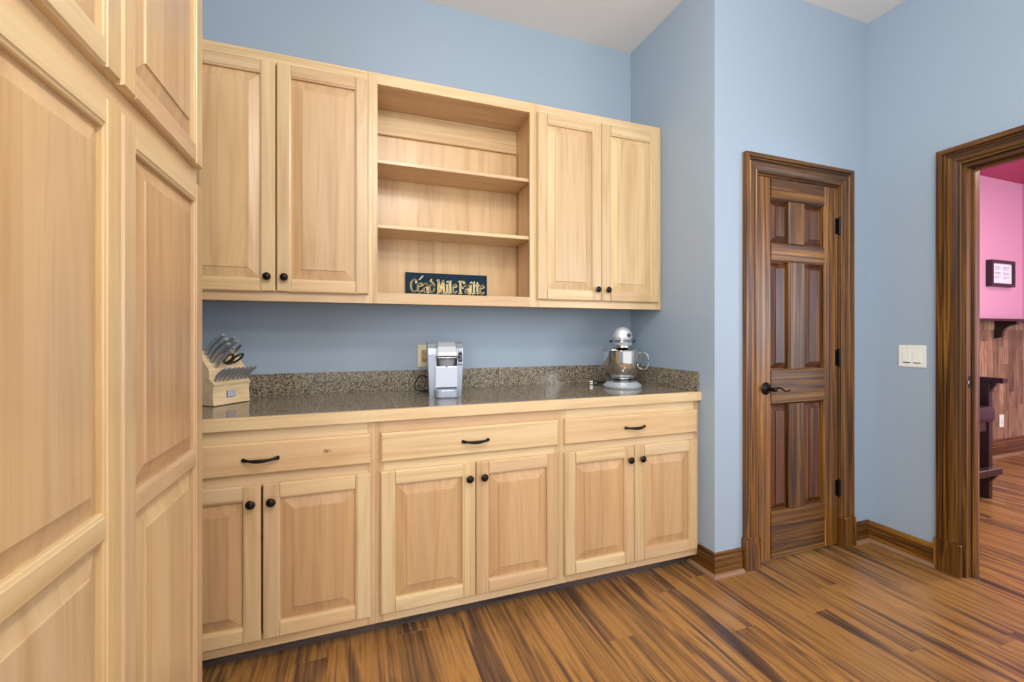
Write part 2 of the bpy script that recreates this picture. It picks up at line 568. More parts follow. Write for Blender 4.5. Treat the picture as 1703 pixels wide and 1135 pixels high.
VZ = lambda a, b, l: (a, b, l)
HX = lambda a, b, l: (l, b, a)
sx0, sx1, mx0, mx1 = 0.104, 0.510, 0.238, 0.358
stick(MB(), 0, sx0, VZ, 0, DH_, False, True).build('stile', DV, door)
stick(MB(), sx1, DW, VZ, 0, DH_, True, False).build('stile', DV, door)
rails = [(1.917, DH_, True, False), (1.588, 1.690, True, True), (0.822, 1.010, True, True), (0, 0.253, False, True)]
for a, b, lo, hi in rails:
    stick(MB(), a, b, HX, sx0 + 0.0002, sx1 - 0.0002, lo, hi).build('rail', DH, door)
gaps = [(1.690, 1.917), (1.010, 1.588), (0.253, 0.822)]
for a, b in gaps:
    stick(MB(), mx0, mx1, VZ, a + 0.0002, b - 0.0002).build('mullion', DV, door)


def raised(m, x0, x1, z0, z1, ye, yb, yf, bev, step=0.0025):
    """raised panel: edge at depth ye, bevel rising to yb, small step, field at yf"""
    def ring(i, y):
        return [(x0 + i, y, z0 + i), (x1 - i, y, z0 + i), (x1 - i, y, z1 - i), (x0 + i, y, z1 - i)]
    rings = [ring(0, ye + 0.004), ring(0, ye), ring(0.004, ye), ring(bev, yb), ring(bev + 0.001, yf)]
    return m.loft(rings)


for a, b in gaps:
    for p, q in ((sx0, mx0), (mx1, sx1)):
        raised(MB(), p + 0.0003, q - 0.0003, a + 0.0003, b - 0.0003, 0.024, 0.007, 0.003, 0.034).build('panel', DVP, door)
# lever handle
lv = MB().lathe([(0, 0), (0.032, 0), (0.033, 0.004), (0.028, 0.009), (0.015, 0.012), (0.011, 0.016), (0.010, 0.045), (0.0125, 0.048), (0.0125, 0.060), (0.008, 0.064), (0, 0.065)],
                lambda r, a, h: (r * math.cos(a), -h, r * math.sin(a)), 24)
lev = lv.build('door_lever', BLACK, door, (0.062, -0.0003, 0.911), smooth=True)
pts = [(0.0 + 0.115 * k / 12, -0.055 + 0.006 * k / 12, 0.010 * math.sin(k / 12 * PI * 1.9) - 0.004 * k / 12) for k in range(13)]
MB().tube(pts, [0.0085 - 0.0045 * k / 12 for k in range(13)], 10, 0.7).build('lever_arm', BLACK, lev, smooth=True)
for z in (1.816, 1.065, 0.320):
    h = MB().box(DW - 0.020, DW + 0.0065, -0.0018, -0.0003, z - 0.045, z + 0.045)
    h.lathe([(0, z - 0.045), (0.0075, z - 0.045), (0.0075, z + 0.045), (0, z + 0.045)], lambda r, a, hh: (DW + 0.004 + r * math.cos(a), -0.0085 + r * math.sin(a), hh), 12)
    for k in (-1, 1):
        h.lathe([(0, z + k * 0.0455), (0.004, z + k * 0.0455), (0.003, z + k * 0.052), (0, z + k * 0.052)], lambda r, a, hh: (DW + 0.004 + r * math.cos(a), -0.0075 + r * math.sin(a), hh), 10)
    h.build('hinge', BLACK, door)
# closet jamb
cj = struct(MB().box(DX0 + 0.0005, DX0 + 0.0085, YW + 0.001, YW + 0.109, 0, DTOP - 0.001).build('trim_4', DV), 'dark stained jamb of the closet door')
MB().box(DX1 - 0.0075, DX1 + 0.0005, YW + 0.0005, YW + 0.109, 0, DTOP - 0.001).build('jamb', DV, cj)
MB().box(DX0 + 0.009, DX1 - 0.009, YW + 0.0005, YW + 0.109, DTOP - 0.013, DTOP - 0.0002).build('head_jamb', DH, cj)


# ------------------------------------------------------------------ cabinet doors
SW = 0.057


def knob(parent, loc):
    m = MB()
    mp = lambda r, a, h: (r * math.cos(a), -h, r * math.sin(a))
    m.mi = 1
    m.lathe([(0, 0), (0.0085, 0), (0.0075, 0.004), (0.0065, 0.010), (0.013, 0.013), (0.0165, 0.0165), (0.0165, 0.019), (0.0145, 0.0205)], mp, 20)
    m.mi = 0
    m.lathe([(0.0148, 0.0203), (0.0145, 0.0225), (0.011, 0.0265), (0.006, 0.0285), (0, 0.029)], mp, 20)
    o = m.build('knob', [BLACK, COPPER], parent, loc, smooth=True)
    o['label'] = 'dark bronze round knob'
    return o


def door_frame_piece(mp, L, lo_chamf, hi_chamf, ends):
    """one stile or rail: profile across (a in 0..SW), outer edge chamfered, inner edge with a bead"""
    t, c = 0.019, 0.005
    pts = [(0, t), (0, c), (c, 0), (SW - 0.008, 0), (SW - 0.007, 0.0022), (SW - 0.002, 0.0034), (SW, 0.006), (SW, t)]
    ins = (lambda a, b: max(0.0, c - b)) if ends else None
    return MB().prism(pts, mp, 0 if ends else lo_chamf, L if ends else hi_chamf, ins, ins)


def cab_door(parent, x0, x1, z0, z1, y=-0.0192, midrails=(), knob_at=None, label=None, pm=None):
    W, H = x1 - x0, z1 - z0
    spans = []
    zs = [SW] + [v for a, b in midrails for v in (a - z0, b - z0)] + [H - SW]
    first = None
    for k in range(0, len(zs), 2):
        m = raised(MB(), SW - 0.0003, W - SW + 0.0003, zs[k] - 0.0003, zs[k + 1] + 0.0003, 0.0140, 0.0048, 0.0014, 0.043)
        if first is None:
            first = m.build('door', pm or MV, parent, (x0, y, z0))
            first['label'] = label or 'raised-panel maple door'
        else:
            m.build('panel', MV, first)
    d = first
    door_frame_piece(lambda a, b, l: (a, b, l), H, 0, H, True).build('stile', MV, d)
    door_frame_piece(lambda a, b, l: (W - a, b, l), H, 0, H, True).build('stile', MV, d)
    door_frame_piece(lambda a, b, l: (l, b, a), W, SW, W - SW, False).build('rail', MH, d)
    door_frame_piece(lambda a, b, l: (l, b, H - a), W, SW, W - SW, False).build('rail', MH, d)
    for a, b in midrails:
        a, b = a - z0, b - z0
        pts = [(a, 0.019), (a, 0.006), (a + 0.002, 0.0034), (a + 0.007, 0.0022), (a + 0.008, 0), (b - 0.008, 0), (b - 0.007, 0.0022), (b - 0.002, 0.0034), (b, 0.006), (b, 0.019)]
        MB().prism(pts, lambda p, q, l: (l, q, p), SW, W - SW).build('rail', MH, d)
    if knob_at:
        knob(d, (knob_at[0] - x0, -0.0002, knob_at[1] - z0))
    return d


def drawer(parent, x0, x1, z0, z1, pull_x, pull_z, mat):
    W, H = x1 - x0, z1 - z0
    c = 0.007
    ring = lambda i, y: [(i, y, i), (W - i, y, i), (W - i, y, H - i), (i, y, H - i)]
    d = MB().loft([ring(0, 0.019), ring(0, c), ring(0.002, c - 0.003), ring(c, 0)]).build('drawer_front', mat, parent, (x0, -0.0192, z0))
    n = 14
    pts = [(-0.056 + 0.112 * k / n, -0.001 - 0.026 * math.sin(PI * k / n) ** 0.7, -0.002 * math.sin(PI * k / n)) for k in range(n + 1)]
    rad = [0.0075, 0.006, 0.0045] + [0.0042 + 0.002 * math.sin(PI * (k - 2) / (n - 4)) for k in range(3, n - 2)] + [0.0045, 0.006, 0.0075]
    p = MB().tube(pts, rad, 10)
    for k in range(4, n - 3):
        x = pts[k]
        p.lathe([(0, -0.002), (rad[k] * 1.15, -0.002), (rad[k] * 1.15, 0.002), (0, 0.002)], lambda r, a, h: (x[0] + h, x[1] + r * math.cos(a), x[2] + r * math.sin(a)), 10)
    o = p.build('pull_handle', BLACK, d, (pull_x - x0, -0.0002, pull_z - z0), smooth=True)
    o['label'] = 'dark bronze twisted pull'
    return d


YF, YUF = 1.811, 2.1112


def frame_bar(parent, name, x0, x1, z0, z1, mat):
    return MB().box(x0, x1, 0, 0.019, z0, z1).build(name, mat, parent)


def carcass(parent, x0, x1, y1, z0, z1, t=0.016, back=True):
    m = MB()
    e = 0.0194
    m.box(x0, x0 + t, e, y1, z0, z1)
    m.box(x1 - t, x1, e, y1, z0, z1)
    m.box(x0 + t, x1 - t, e, y1, z0, z0 + t)
    m.box(x0 + t, x1 - t, e, y1, z1 - t, z1)
    m.box(x0 + t, x1 - t, y1 - 0.006, y1, z0 + t, z1 - t)
    return m.build('carcass', MV, parent)


def base_cabinet(x0, x1, doors, dr, pull, label, mat=MH):
    r = thing('base_cabinet', (x0, YF, 0), label, 'cabinet', 'maple base cabinets under the granite worktop')
    W = x1 - x0 - 0.0006
    zb, zt = 0.062, 0.8685
    carcass(r, 0, W, 0.599, zb, zt)
    MB().box(0, W, 0.056, 0.074, 0.0003, zb - 0.0005).build('toe_kick', TOEM, r)
    MB().box(0, W, 0.40, 0.42, 0.0003, zb - 0.0005).build('rear_sleeper', TOEM, r)
    s0, s1 = dr[0] - x0 + 0.012, dr[1] - x0 - 0.012
    frame_bar(r, 'frame_stile', 0, s0, zb, zt, MV)
    frame_bar(r, 'frame_stile', s1, W, zb, zt, MV)
    for a, b in ((zb, 0.112), (0.655, 0.715), (0.812, zt)):
        frame_bar(r, 'frame_rail', s0 + 0.0002, s1 - 0.0002, a, b, MH)
    for (a, b, kx) in doors:
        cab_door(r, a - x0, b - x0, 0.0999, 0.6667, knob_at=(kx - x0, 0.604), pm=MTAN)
    drawer(r, dr[0] - x0, dr[1] - x0, 0.7038, 0.8217, pull - x0, 0.761, mat)
    return r


base_cabinet(-0.725, 0.076, [(-0.6975, -0.3226, -0.352), (-0.3165, 0.0572, -0.287)], (-0.6975, 0.0572), -0.3215,
             'maple base cabinet with a dark knot in its drawer front', MH_KNOT)
base_cabinet(0.076, 0.889, [(0.095, 0.4822, 0.4535), (0.4852, 0.8728, 0.517)], (0.095, 0.8728), 0.481,
             'middle maple base cabinet under the coffee maker, between two others')
base_cabinet(0.889, 1.691, [(0.9051, 1.2829, 1.252), (1.2859, 1.6693, 1.320)], (0.9051, 1.6693), 1.282,
             'maple base cabinet against the blue return wall, below the stand mixer')


def wall_cabinet(x0, x1, doors, o0, o1, label, name='wall_cabinet', group='maple wall cabinets above the worktop'):
    r = thing(name, (x0, YUF, 1.3561), label, 'cabinet', group)
    W, H = x1 - x0 - 0.0006, 1.0704
    a, b = o0 - x0, o1 - x0
    frame_bar(r, 'frame_stile', 0, a, 0, H, MV)
    frame_bar(r, 'frame_stile', b, W, 0, H, MV)
    frame_bar(r, 'frame_rail', a + 0.0002, b - 0.0002, 0, 0.051, MH)
    frame_bar(r, 'frame_rail', a + 0.0002, b - 0.0002, 1.020, H, MH)
    for (p, q, kx) in doors:
        cab_door(r, p - x0, q - x0, 0.0388, 1.0231, knob_at=(kx - x0, 0.102))
    return r, W, H


for x0, x1, doors, o0, o1, lab in (
        (-0.725, 0.076, [(-0.697, -0.3223, -0.3515), (-0.3175, 0.0569, -0.286)], -0.687, 0.045, 'maple wall cabinet with two doors, hanging above the knife block'),
        (0.889, 1.691, [(0.8987, 1.2829, 1.252), (1.2859, 1.6640, 1.3175)], 0.911, 1.655, 'maple wall cabinet with two doors, hanging above the stand mixer')):
    r, W, H = wall_cabinet(x0, x1, doors, o0, o1, lab)
    carcass(r, 0, W, 0.300, 0.012, H)

r, W, H = wall_cabinet(0.076, 0.889, [], 0.098, 0.861, 'open maple wall cabinet with two shelves and no doors', 'open_shelf_cabinet', 'maple wall cabinets above the worktop')
e = 0.0194
for a, b in ((0, 0.014), (W - 0.014, W)):
    MB().box(a, b, e, 0.300, 0.012, H).build('side_panel', MV, r)
MB().box(0.0142, W - 0.0142, e, 0.300, 0.012, 0.034).build('bottom_panel', MH, r)
MB().box(0.0142, W - 0.0142, e, 0.300, 1.020, H).build('top_panel', MH, r)
MB().box(0.0142, W - 0.0142, 0.249, 0.255, 0.0342, 1.0198).build('back_panel', MV, r)
MB().box(0.0142, W - 0.0142, 0.231, 0.2488, 0.892, 1.0198, bev=0.003).build('hanging_rail', MH, r)
for z in (0.6635, 0.358):
    MB().box(0.018, W - 0.018, 0.026, 0.246, z, z + 0.018, bev=0.0015).build('shelf', MH, r)
for x in (0.0142, W - 0.0150):
    for y in (0.050, 0.215):
        s_ = MB().box(x, x + 0.0008, y - 0.008, y + 0.008, 0.036, 0.880)
        s_.build('shelf_standard', plain('shelf_strip', (140, 122, 92), 0.4, 0.5) if 'shelf_strip' not in bpy.data.materials else bpy.data.materials['shelf_strip'], r)

# ------------------------------------------------------------------ tall pantry on the left wall (faces +X)
pan = thing('pantry_cabinet', (-0.42, 0.55, 0), 'tall pale maple pantry with four raised-panel doors', 'cabinet', rz=PI / 2)
# local x = world Y - 0.55, local y = back into the wall; door fronts at y = 0
PWD, PTOP = 0.966, 2.42
d0 = 0.0192
for nm, a, b, c_, d_, mt in (('frame_stile', 0, 0.037, 0.062, PTOP, MV), ('frame_stile', PWD - 0.022, PWD, 0.062, PTOP, MV), ('frame_stile', 0.470, 0.510, 0.112, 1.630, MV), ('frame_stile', 0.470, 0.510, 1.710, 2.350, MV)):
    MB().box(a, b, d0, d0 + 0.019, c_, d_).build(nm, mt, pan)
for a, b in ((0.062, 0.1118), (1.6302, 1.7098), (2.3502, PTOP)):
    MB().box(0.0372, PWD - 0.0222, d0, d0 + 0.019, a, b).build('frame_rail', MH, pan)
m = MB()
m.box(0, 0.016, d0 + 0.0192, 0.310, 0.062, PTOP)
m.box(PWD - 0.016, PWD, d0 + 0.0192, 0.310, 0.062, PTOP)
m.box(0.016, PWD - 0.016, d0 + 0.0192, 0.310, PTOP - 0.016, PTOP)
m.box(0.016, PWD - 0.016, d0 + 0.0192, 0.310, 0.062, 0.078)
m.box(0.016, PWD - 0.016, 0.304, 0.310, 0.078, PTOP - 0.016)
m.build('carcass', MV, pan)
MB().box(0, PWD, 0.075, 0.093, 0.0003, 0.0615).build('toe_kick', TOEM, pan)
for a, b in ((0.025, 0.4865), (0.4925, 0.956)):
    cab_door(pan, a, b, 0.100, 1.643, y=0, midrails=((0.842, 0.894),), label='tall lower pantry door with two panels')
    cab_door(pan, a, b, 1.694, 2.366, y=0, label='upper pantry door with one panel')

# ------------------------------------------------------------------ worktop
wt = thing('worktop', (-0.725, YF, 0.869), 'speckled grey granite tile worktop with maple front edge and low backsplash', 'worktop')
# local: x from the left end, y from the face frame plane, z from the underside
WX = XW - 0.0015 + 0.725
m = MB()
pts = [(-0.0212, 0.0003), (0.0005, 0.0003), (0.0005, 0.0445), (-0.018, 0.0445), (-0.0212, 0.0415)]
m.prism(pts, lambda a, b, l: (l, a, b), 0, WX)
m.build('front_edge', MH, wt)
MB().box(0, WX, 0.0008, 0.600, 0.0003, 0.0350).build('substrate', GROUT, wt)
MB().box(0.0005, WX - 0.0005, 0.0012, 0.588, 0.0351, 0.0440).build('grout', GROUT, wt)
gx = [0.0] + [(-0.144 + 0.305 * k) + 0.725 for k in range(-1, 6)] + [WX]
gx = [x for x in gx if 0 <= x <= WX]
gr = 0.0008
for a, b in zip(gx, gx[1:]):
    for y0, y1 in ((0.0010, 0.305), (0.305, 0.588)):
        MB().box(a + gr, b - gr, y0 + gr * 0.4, y1 - gr * 0.4, 0.0352, 0.0445, bev=0.0005).build('counter_tile', GRAN, wt)
    MB().box(a + 0.0004, min(b, WX - 0.0135) - 0.0004, 0.589, 0.6005, 0.0352, 0.149, bev=0.0008).build('backsplash_tile', GRAN, wt)
for y0, y1 in ((-0.004, 0.311), (0.312, 0.5885)):
    MB().box(WX - 0.0125, WX, y0, y1, 0.0450, 0.147, bev=0.0008).build('backsplash_tile', GRAN, wt)
CT = 0.9136

# ------------------------------------------------------------------ sign on the shelf
sg = thing('shelf_sign', (0.2485, 2.338, 1.3904), 'navy blue sign with gold Celtic lettering standing in the open cabinet', 'sign')
SGW, SGH = 0.445, 0.149
MB().box(0, SGW, 0, 0.012, 0, SGH, bev=0.0012).build('board', SIGNM, sg)


def G(ch):
    if ch == 'C':
        return 0.62, [arc(0.36, 0.5, 0.30, 0.48, 55, 305, 16), [(0.53, 0.90), (0.56, 0.72)]]
    if ch in 'eé':
        st = [arc(0.28, 0.36, 0.22, 0.36, 25, 320, 14), [(0.08, 0.38), (0.46, 0.50)]]
        if ch == 'é':
            st.append([(0.26, 0.98), (0.50, 1.22)])
        return 0.54, st
    if ch == 'a':
        return 0.56, [arc(0.24, 0.22, 0.17, 0.21, 60, 330, 10), arc(0.24, 0.48, 0.19, 0.24, 150, 0, 8) + [(0.43, 0.1), (0.52, 0.0)]]
    if ch == 'd':
        return 0.58, [arc(0.28, 0.34, 0.22, 0.33, 0, 360, 18), [(0.50, 0.40), (0.46, 0.64), (0.30, 0.80), (0.16, 0.92), (0.22, 1.0)]]
    if ch == 'M':
        return 0.98, [[(0.02, 0.0), (0.18, 0.0)], [(0.10, 0.0), (0.12, 0.95)], [(0.02, 0.98), (0.14, 0.95), (0.32, 0.05)], [(0.36, 0.05), (0.62, 0.92)], [(0.62, 0.95), (0.76, 0.0)], [(0.68, 0.0), (0.86, 0.0)]]
    if ch == 'i':
        return 0.34, [[(0.12, 0.0), (0.12, 0.68)], [(0.04, 0.66), (0.14, 0.70)], [(0.04, 0.0), (0.22, 0.02)], [(0.11, 0.86), (0.15, 0.92)]]
    if ch == 'l':
        return 0.34, [[(0.12, 0.0), (0.12, 0.92)], [(0.03, 0.90), (0.14, 0.95)], [(0.04, 0.0), (0.22, 0.02)]]
    if ch == 'F':
        return 0.60, [[(0.14, 0.0), (0.16, 0.95)], [(0.02, 0.96), (0.52, 0.92), (0.56, 0.80)], [(0.14, 0.50), (0.40, 0.50), (0.44, 0.42)], [(0.04, 0.0), (0.26, 0.0)]]
    if ch == 't':
        return 0.40, [[(0.16, 0.88), (0.16, 0.14), (0.22, 0.02), (0.34, 0.06)], [(0.02, 0.66), (0.34, 0.68)]]
    return 0.3, []


def letters(word, x0, x1, z0, z1, nib, y, thick, mat, name):
    tot = sum(G(c)[0] for c in word)
    sx, sz = (x1 - x0) / tot, (z1 - z0)
    m = MB()
    nv = Vector((math.cos(0.55), math.sin(0.55) * 0.9)) * nib * 0.5
    mv = Vector((-math.sin(0.55), math.cos(0.55))) * nib * 0.16
    x = 0.0
    for c in word:
        wd, strokes = G(c)
        for st in strokes:
            P = [Vector((x0 + (x + a) * sx, z0 + b * sz)) for a, b in st]
            for p, q in zip(P, P[1:]):
                d = (q - p)
                if d.length < 1e-6:
                    continue
                ex = d.normalized() * nib * 0.12
                pts2 = [p - ex - nv - mv, p - ex + nv - mv, p - ex + nv + mv, p - ex - nv + mv, q + ex - nv - mv, q + ex + nv - mv, q + ex + nv + mv, q + ex - nv + mv]
                # convex hull of the swept nib
                pp = sorted(set((round(v.x, 6), round(v.y, 6)) for v in pts2))
                def half(seq):
                    h = []
                    for v in seq:
                        while len(h) > 1 and (h[-1][0] - h[-2][0]) * (v[1] - h[-2][1]) - (h[-1][1] - h[-2][1]) * (v[0] - h[-2][0]) <= 0:
                            h.pop()
                        h.append(v)
                    return h
                hull = half(pp)[:-1] + half(pp[::-1])[:-1]
                m.prism(hull, lambda a, b, l: (a, l, b), y - thick, y)
        x += wd
    return m.build(name, mat, sg)


for word, a, b in (('Céad', 0.024, 0.155), ('Mile', 0.168, 0.275), ('Failte', 0.286, 0.430)):
    letters(word, a, b, 0.045, 0.115, 0.0104, -0.0002, 0.0010, PALEG, 'letter_outline')
    letters(word, a + 0.0006, b + 0.0006, 0.045, 0.115, 0.0056, -0.0013, 0.0008, GOLD, 'lettering')

# ------------------------------------------------------------------ knife block (turned towards the room)
KB_LOC, KB_ROT = (-0.548, 2.100, CT), math.radians(51.5)
kb = thing('knife_block', KB_LOC, 'pale wooden knife block standing on the granite worktop', 'knife block', rz=KB_ROT)
KW = 0.168
TH = math.radians(48)
ct, st_ = math.cos(TH), math.sin(TH)
A_ = (0.026, 0.150)
B_ = (A_[0] + 0.105 * ct, A_[1] + 0.105 * st_)
prof = [(0.0, 0.003), (0.005, 0.030), (0.0055, 0.055), (0.003, 0.078), (-0.004, 0.092), (0.004, 0.0985), (0.020, 0.108), (0.026, 0.115), A_, B_, (B_[0] + 0.03, B_[1] - 0.012), (0.100, 0.003)]
MB().prism(prof, lambda a, b, l: (l, a, b), 0, KW).build('body', BLOCKW, kb)
MB().box(0.004, KW - 0.004, 0.004, 0.096, 0.0002, 0.0030).build('rubber_base', BLACKP, kb)
bd = MB().box(0.060, 0.100, -0.0008, 0.006, 0.033, 0.058, bev=0.0006).build('badge', BADGE, kb)
m = MB().box(0.0615, 0.0985, -0.0014, -0.0009, 0.0345, 0.0565)
m.build('badge_face', BADGEW, bd)
m = MB()
for k in range(3):
    m.tube([(0.064 + 0.032 * i / 6, -0.0016, 0.040 + k * 0.006 + 0.0022 * math.sin(i * 1.9 + k)) for i in range(7)], 0.0010, 5)
m.build('badge_print', BADGE, bd)
NRM = Vector((0, -st_, ct))          # out of the slanted face
SLP = Vector((0, ct, st_))           # up the slanted face
KM = Matrix.Translation(Vector(KB_LOC)) @ Matrix.Rotation(KB_ROT, 4, 'Z')


def knife(x, base, L, r, label, group, curve=0.012, name='kitchen_knife', lit=HANDLE, flat=0.76, cap=True):
    """handle rising out of the slot at local point base, along the face normal"""
    o = thing(name, KM @ Vector((x, base[0], base[1])), label, 'knife', group, rz=KB_ROT)
    P, R = [], []
    n = 9
    for k in range(n + 1):
        t = k / n
        P.append(NRM * (0.001 + L * t) + SLP * (curve * (4 * t * (1 - t)) * 0.6 - curve * 0.5 * t * t))
        R.append(r * (0.70 + 0.35 * math.sin(PI * min(1, t * 1.15)) + 0.10 * t))
    m = MB().tube(P, R, 10, flat)
    m.build('handle', lit, o, smooth=True)
    P2 = [P[-1] + NRM * 0.0002, P[-1] + NRM * 0.004]
    if cap:
        MB().tube(P2, [R[-1] * 1.02, R[-1] * 0.92], 10, flat).build('end_cap', CAPM, o, smooth=True)
    bw_, bh_ = (0.010, 0.0008) if flat < 1 else (0.0008, 0.006)
    MB().prism([(-bw_, -bh_), (bw_, -bh_), (bw_, bh_), (-bw_, bh_)], lambda a, b, l: tuple(Vector((a, 0, 0)) + SLP * b + NRM * l), -0.006, 0.0006).build('blade', BLADE, o)
    return o


def slot(s):
    return (A_[0] + s * ct, A_[1] + s * st_)


KG = 'large knives in the wooden block'
for x, s, L, r, lab in ((0.030, 0.086, 0.128, 0.0122, 'grey steel knife in the hindmost slot on the plain side of the block'),
                        (0.031, 0.064, 0.126, 0.0122, 'grey steel knife, second from the back in the block, above the badge side'),
                        (0.032, 0.042, 0.122, 0.0122, 'grey steel knife between the second knife and the shortest slanted one'),
                        (0.036, 0.013, 0.110, 0.0100, 'grey steel knife at the front edge of the block, beside the shears'),
                        (0.090, 0.086, 0.108, 0.0100, 'grey steel knife behind the shears, tallest of the far group'),
                        (0.100, 0.072, 0.102, 0.0095, 'grey steel knife just behind the shears, beside the tallest'),
                        (0.082, 0.048, 0.085, 0.0090, 'short grey steel knife rising directly above the shears')):
    knife(x, slot(s), L, r, lab, KG)
knife(0.140, slot(0.072), 0.075, 0.0065, 'slim steel sharpening rod at the far corner of the knife block', None, 0.0, 'sharpening_steel', STEEL, cap=True)
SG_ = 'steak knives in the lower row'
for k in range(8):
    knife(0.013 + k * 0.0203, (0.012, 0.1042), 0.080, 0.0054, 'small steak knife with steel end cap in the lower row of the block', SG_, 0.008, 'steak_knife', flat=1.4)
# kitchen shears
sh = thing('kitchen_shears', KM @ Vector((0.098, *slot(0.026))), 'black-handled kitchen shears standing in the knife block', 'shears', rz=KB_ROT)
for sx, nm in ((-1, 'handle_loop'), (1, 'handle_loop')):
    cx, L = sx * 0.021, 0.038
    pts = []
    for k in range(17):
        a = 2 * PI * k / 16
        q = Vector((cx + 0.017 * math.cos(a) + sx * 0.004 * math.sin(a), 0, 0)) + NRM * (L + 0.028 * math.sin(a))
        pts.append(q)
    MB().tube(pts, 0.0045, 8).build(nm, BLACKP, sh, smooth=True)
MB().prism([(-0.012, -0.004), (0.012, -0.004), (0.012, 0.004), (-0.012, 0.004)], lambda a, b, l: tuple(Vector((a, 0, 0)) + SLP * b + NRM * l), 0.0005, 0.018).build('handle_base', BLACKP, sh)
MB().prism([(-0.010, -0.001), (0.010, -0.001), (0.010, 0.001), (-0.010, 0.001)], lambda a, b, l: tuple(Vector((a, 0, 0)) + SLP * b + NRM * l), -0.02, 0.0004).build('blade', BLADE, sh)

# ------------------------------------------------------------------ coffee maker
cm = thing('coffee_maker', (0.326, 2.085, CT), 'silver single-serve coffee maker standing on the granite worktop', 'coffee maker', rz=math.radians(-7))
CW, CH, CD = 0.168, 0.262, 0.235
# side view of the housing shell, swept for the pillars and the back
side = [(0.012, 0.0), (CD, 0.0), (CD, CH - 0.03), (CD - 0.04, CH - 0.004), (0.09, CH), (0.035, CH - 0.010), (0.006, CH - 0.030), (0.0, CH - 0.060), (0.004, 0.10)]
taper = lambda x, z: CW / 2 + (x - CW / 2) * (0.90 + 0.10 * min(1, z / 0.17))
m = MB()
for a, b in ((0, 0.040), (0.140, CW)):
    m.prism(side, lambda p, q, l: (taper(l, q), p, q), a, b)
hs = m.build('housing', SILVER, cm)
MB().prism([(0.055, 0.0), (CD - 0.002, 0.0), (CD - 0.002, CH - 0.034), (CD - 0.042, CH - 0.007), (0.09, CH - 0.004), (0.055, CH - 0.01)], lambda p, q, l: (taper(l, q), p, q), 0.0405, 0.1395).build('rear_column', GREYP, cm)
# brew head lid
lid = [(0.054, CH + 0.001), (0.035, CH - 0.003), (0.0, CH - 0.022), (-0.020, CH - 0.050), (-0.024, CH - 0.064), (-0.014, CH - 0.068), (0.054, CH - 0.066)]
MB().prism(lid, lambda p, q, l: (l, p, q), 0.048, 0.132).build('lid', SILVER2, cm)
MB().prism([(0.054, CH - 0.002), (0.028, CH - 0.010), (-0.004, CH - 0.030), (-0.016, CH - 0.070), (0.054, CH - 0.075)], lambda p, q, l: (l, p, q), 0.0408, 0.0475).build('hinge_cheek', GREYP, cm)
MB().prism([(0.054, CH - 0.002), (0.028, CH - 0.010), (-0.004, CH - 0.030), (-0.016, CH - 0.070), (0.054, CH - 0.075)], lambda p, q, l: (l, p, q), 0.1325, 0.1392).build('hinge_cheek', GREYP, cm)
MB().tube([(0.040, -0.010, CH - 0.072), (0.048, -0.026, CH - 0.074), (0.09, -0.031, CH - 0.075), (0.132, -0.026, CH - 0.074), (0.140, -0.010, CH - 0.072)], 0.0052, 10).build('lid_handle', BOWL, cm, smooth=True)
ell = lambda cx, cy, rx, ry, z, n=24: [(cx + rx * math.cos(2 * PI * k / n), cy + ry * math.sin(2 * PI * k / n), z) for k in range(n)]
MB().loft([ell(0.09, 0.026, 0.041, 0.026, CH - 0.0825), ell(0.09, 0.026, 0.040, 0.026, CH - 0.100), ell(0.09, 0.028, 0.036, 0.024, CH - 0.116)]).build('pod_holder', GREYP, cm, smooth=True)
MB().box(0.032, 0.142, -0.004, 0.010, 0.042, 0.146, bev=0.006, seg=2).build('splash_plate', SILVER2, cm)
MB().box(0.084, 0.092, -0.0052, -0.0042, 0.1415, 0.1455).build('sensor_window', BLACKP, cm)


def tray_ring(z, k=1.0):
    pts = [(0.030, 0.010)]
    for i in range(13):
        a = PI + PI * i / 12
        pts.append((0.087 + 0.057 * k * math.copysign(abs(math.cos(a)) ** 0.55, math.cos(a)), -0.012 + 0.052 * k * -abs(math.sin(a)) ** 0.6))
    pts.append((0.144, 0.010))
    return [(a, b, z) for a, b in pts]


tr = MB().loft([tray_ring(0.0005, 0.94), tray_ring(0.006), tray_ring(0.034), tray_ring(0.0375, 0.97)]).build('drip_tray', SILVER, cm)
m = MB()
for k in range(7):
    m.box(0.046 + k * 0.012, 0.052 + k * 0.012, -0.052, -0.006, 0.0378, 0.0390)
m.build('drip_grid', SILVER2, tr)
dp = MB().box(0.1445, 0.162, -0.0022, 0.006, 0.166, 0.212, bev=0.001).build('display_panel', DARKGLASS, cm)
MB().tube([(0.149, -0.0030, 0.176), (0.157, -0.0030, 0.180), (0.158, -0.0030, 0.194), (0.150, -0.0030, 0.198)], 0.0008, 5).build('display_icon', BADGEW, dp)
MB().box(0.1435, 0.162, -0.0026, 0.008, 0.217, 0.232, bev=0.0015).build('brew_button', SILVER2, cm)
text_mesh('brand_lettering', 'Keurig', 0.0085, BLACKP, cm, (0.1525, -0.0012, 0.153), (PI / 2, 0, 0))
cable = [(0.03, CD - 0.01, 0.060), (-0.025, CD - 0.012, 0.082), (-0.055, CD - 0.030, 0.052), (-0.060, CD - 0.04, 0.022), (-0.035, CD - 0.050, 0.006), (0.02, CD - 0.02, 0.004)]
pts = []
for i in range(len(cable) - 1):
    p0, p1, p2, p3 = [Vector(cable[max(0, min(len(cable) - 1, i + k))]) for k in (-1, 0, 1, 2)]
    for k in range(5):
        t = k / 5
        pts.append(0.5 * (2 * p1 + (p2 - p0) * t + (2 * p0 - 5 * p1 + 4 * p2 - p3) * t * t + (3 * p1 - p0 - 3 * p2 + p3) * t ** 3))
pts.append(Vector(cable[-1]))
MB().tube(pts, 0.0034, 8).build('power_cord', BLACKP, cm, smooth=True)

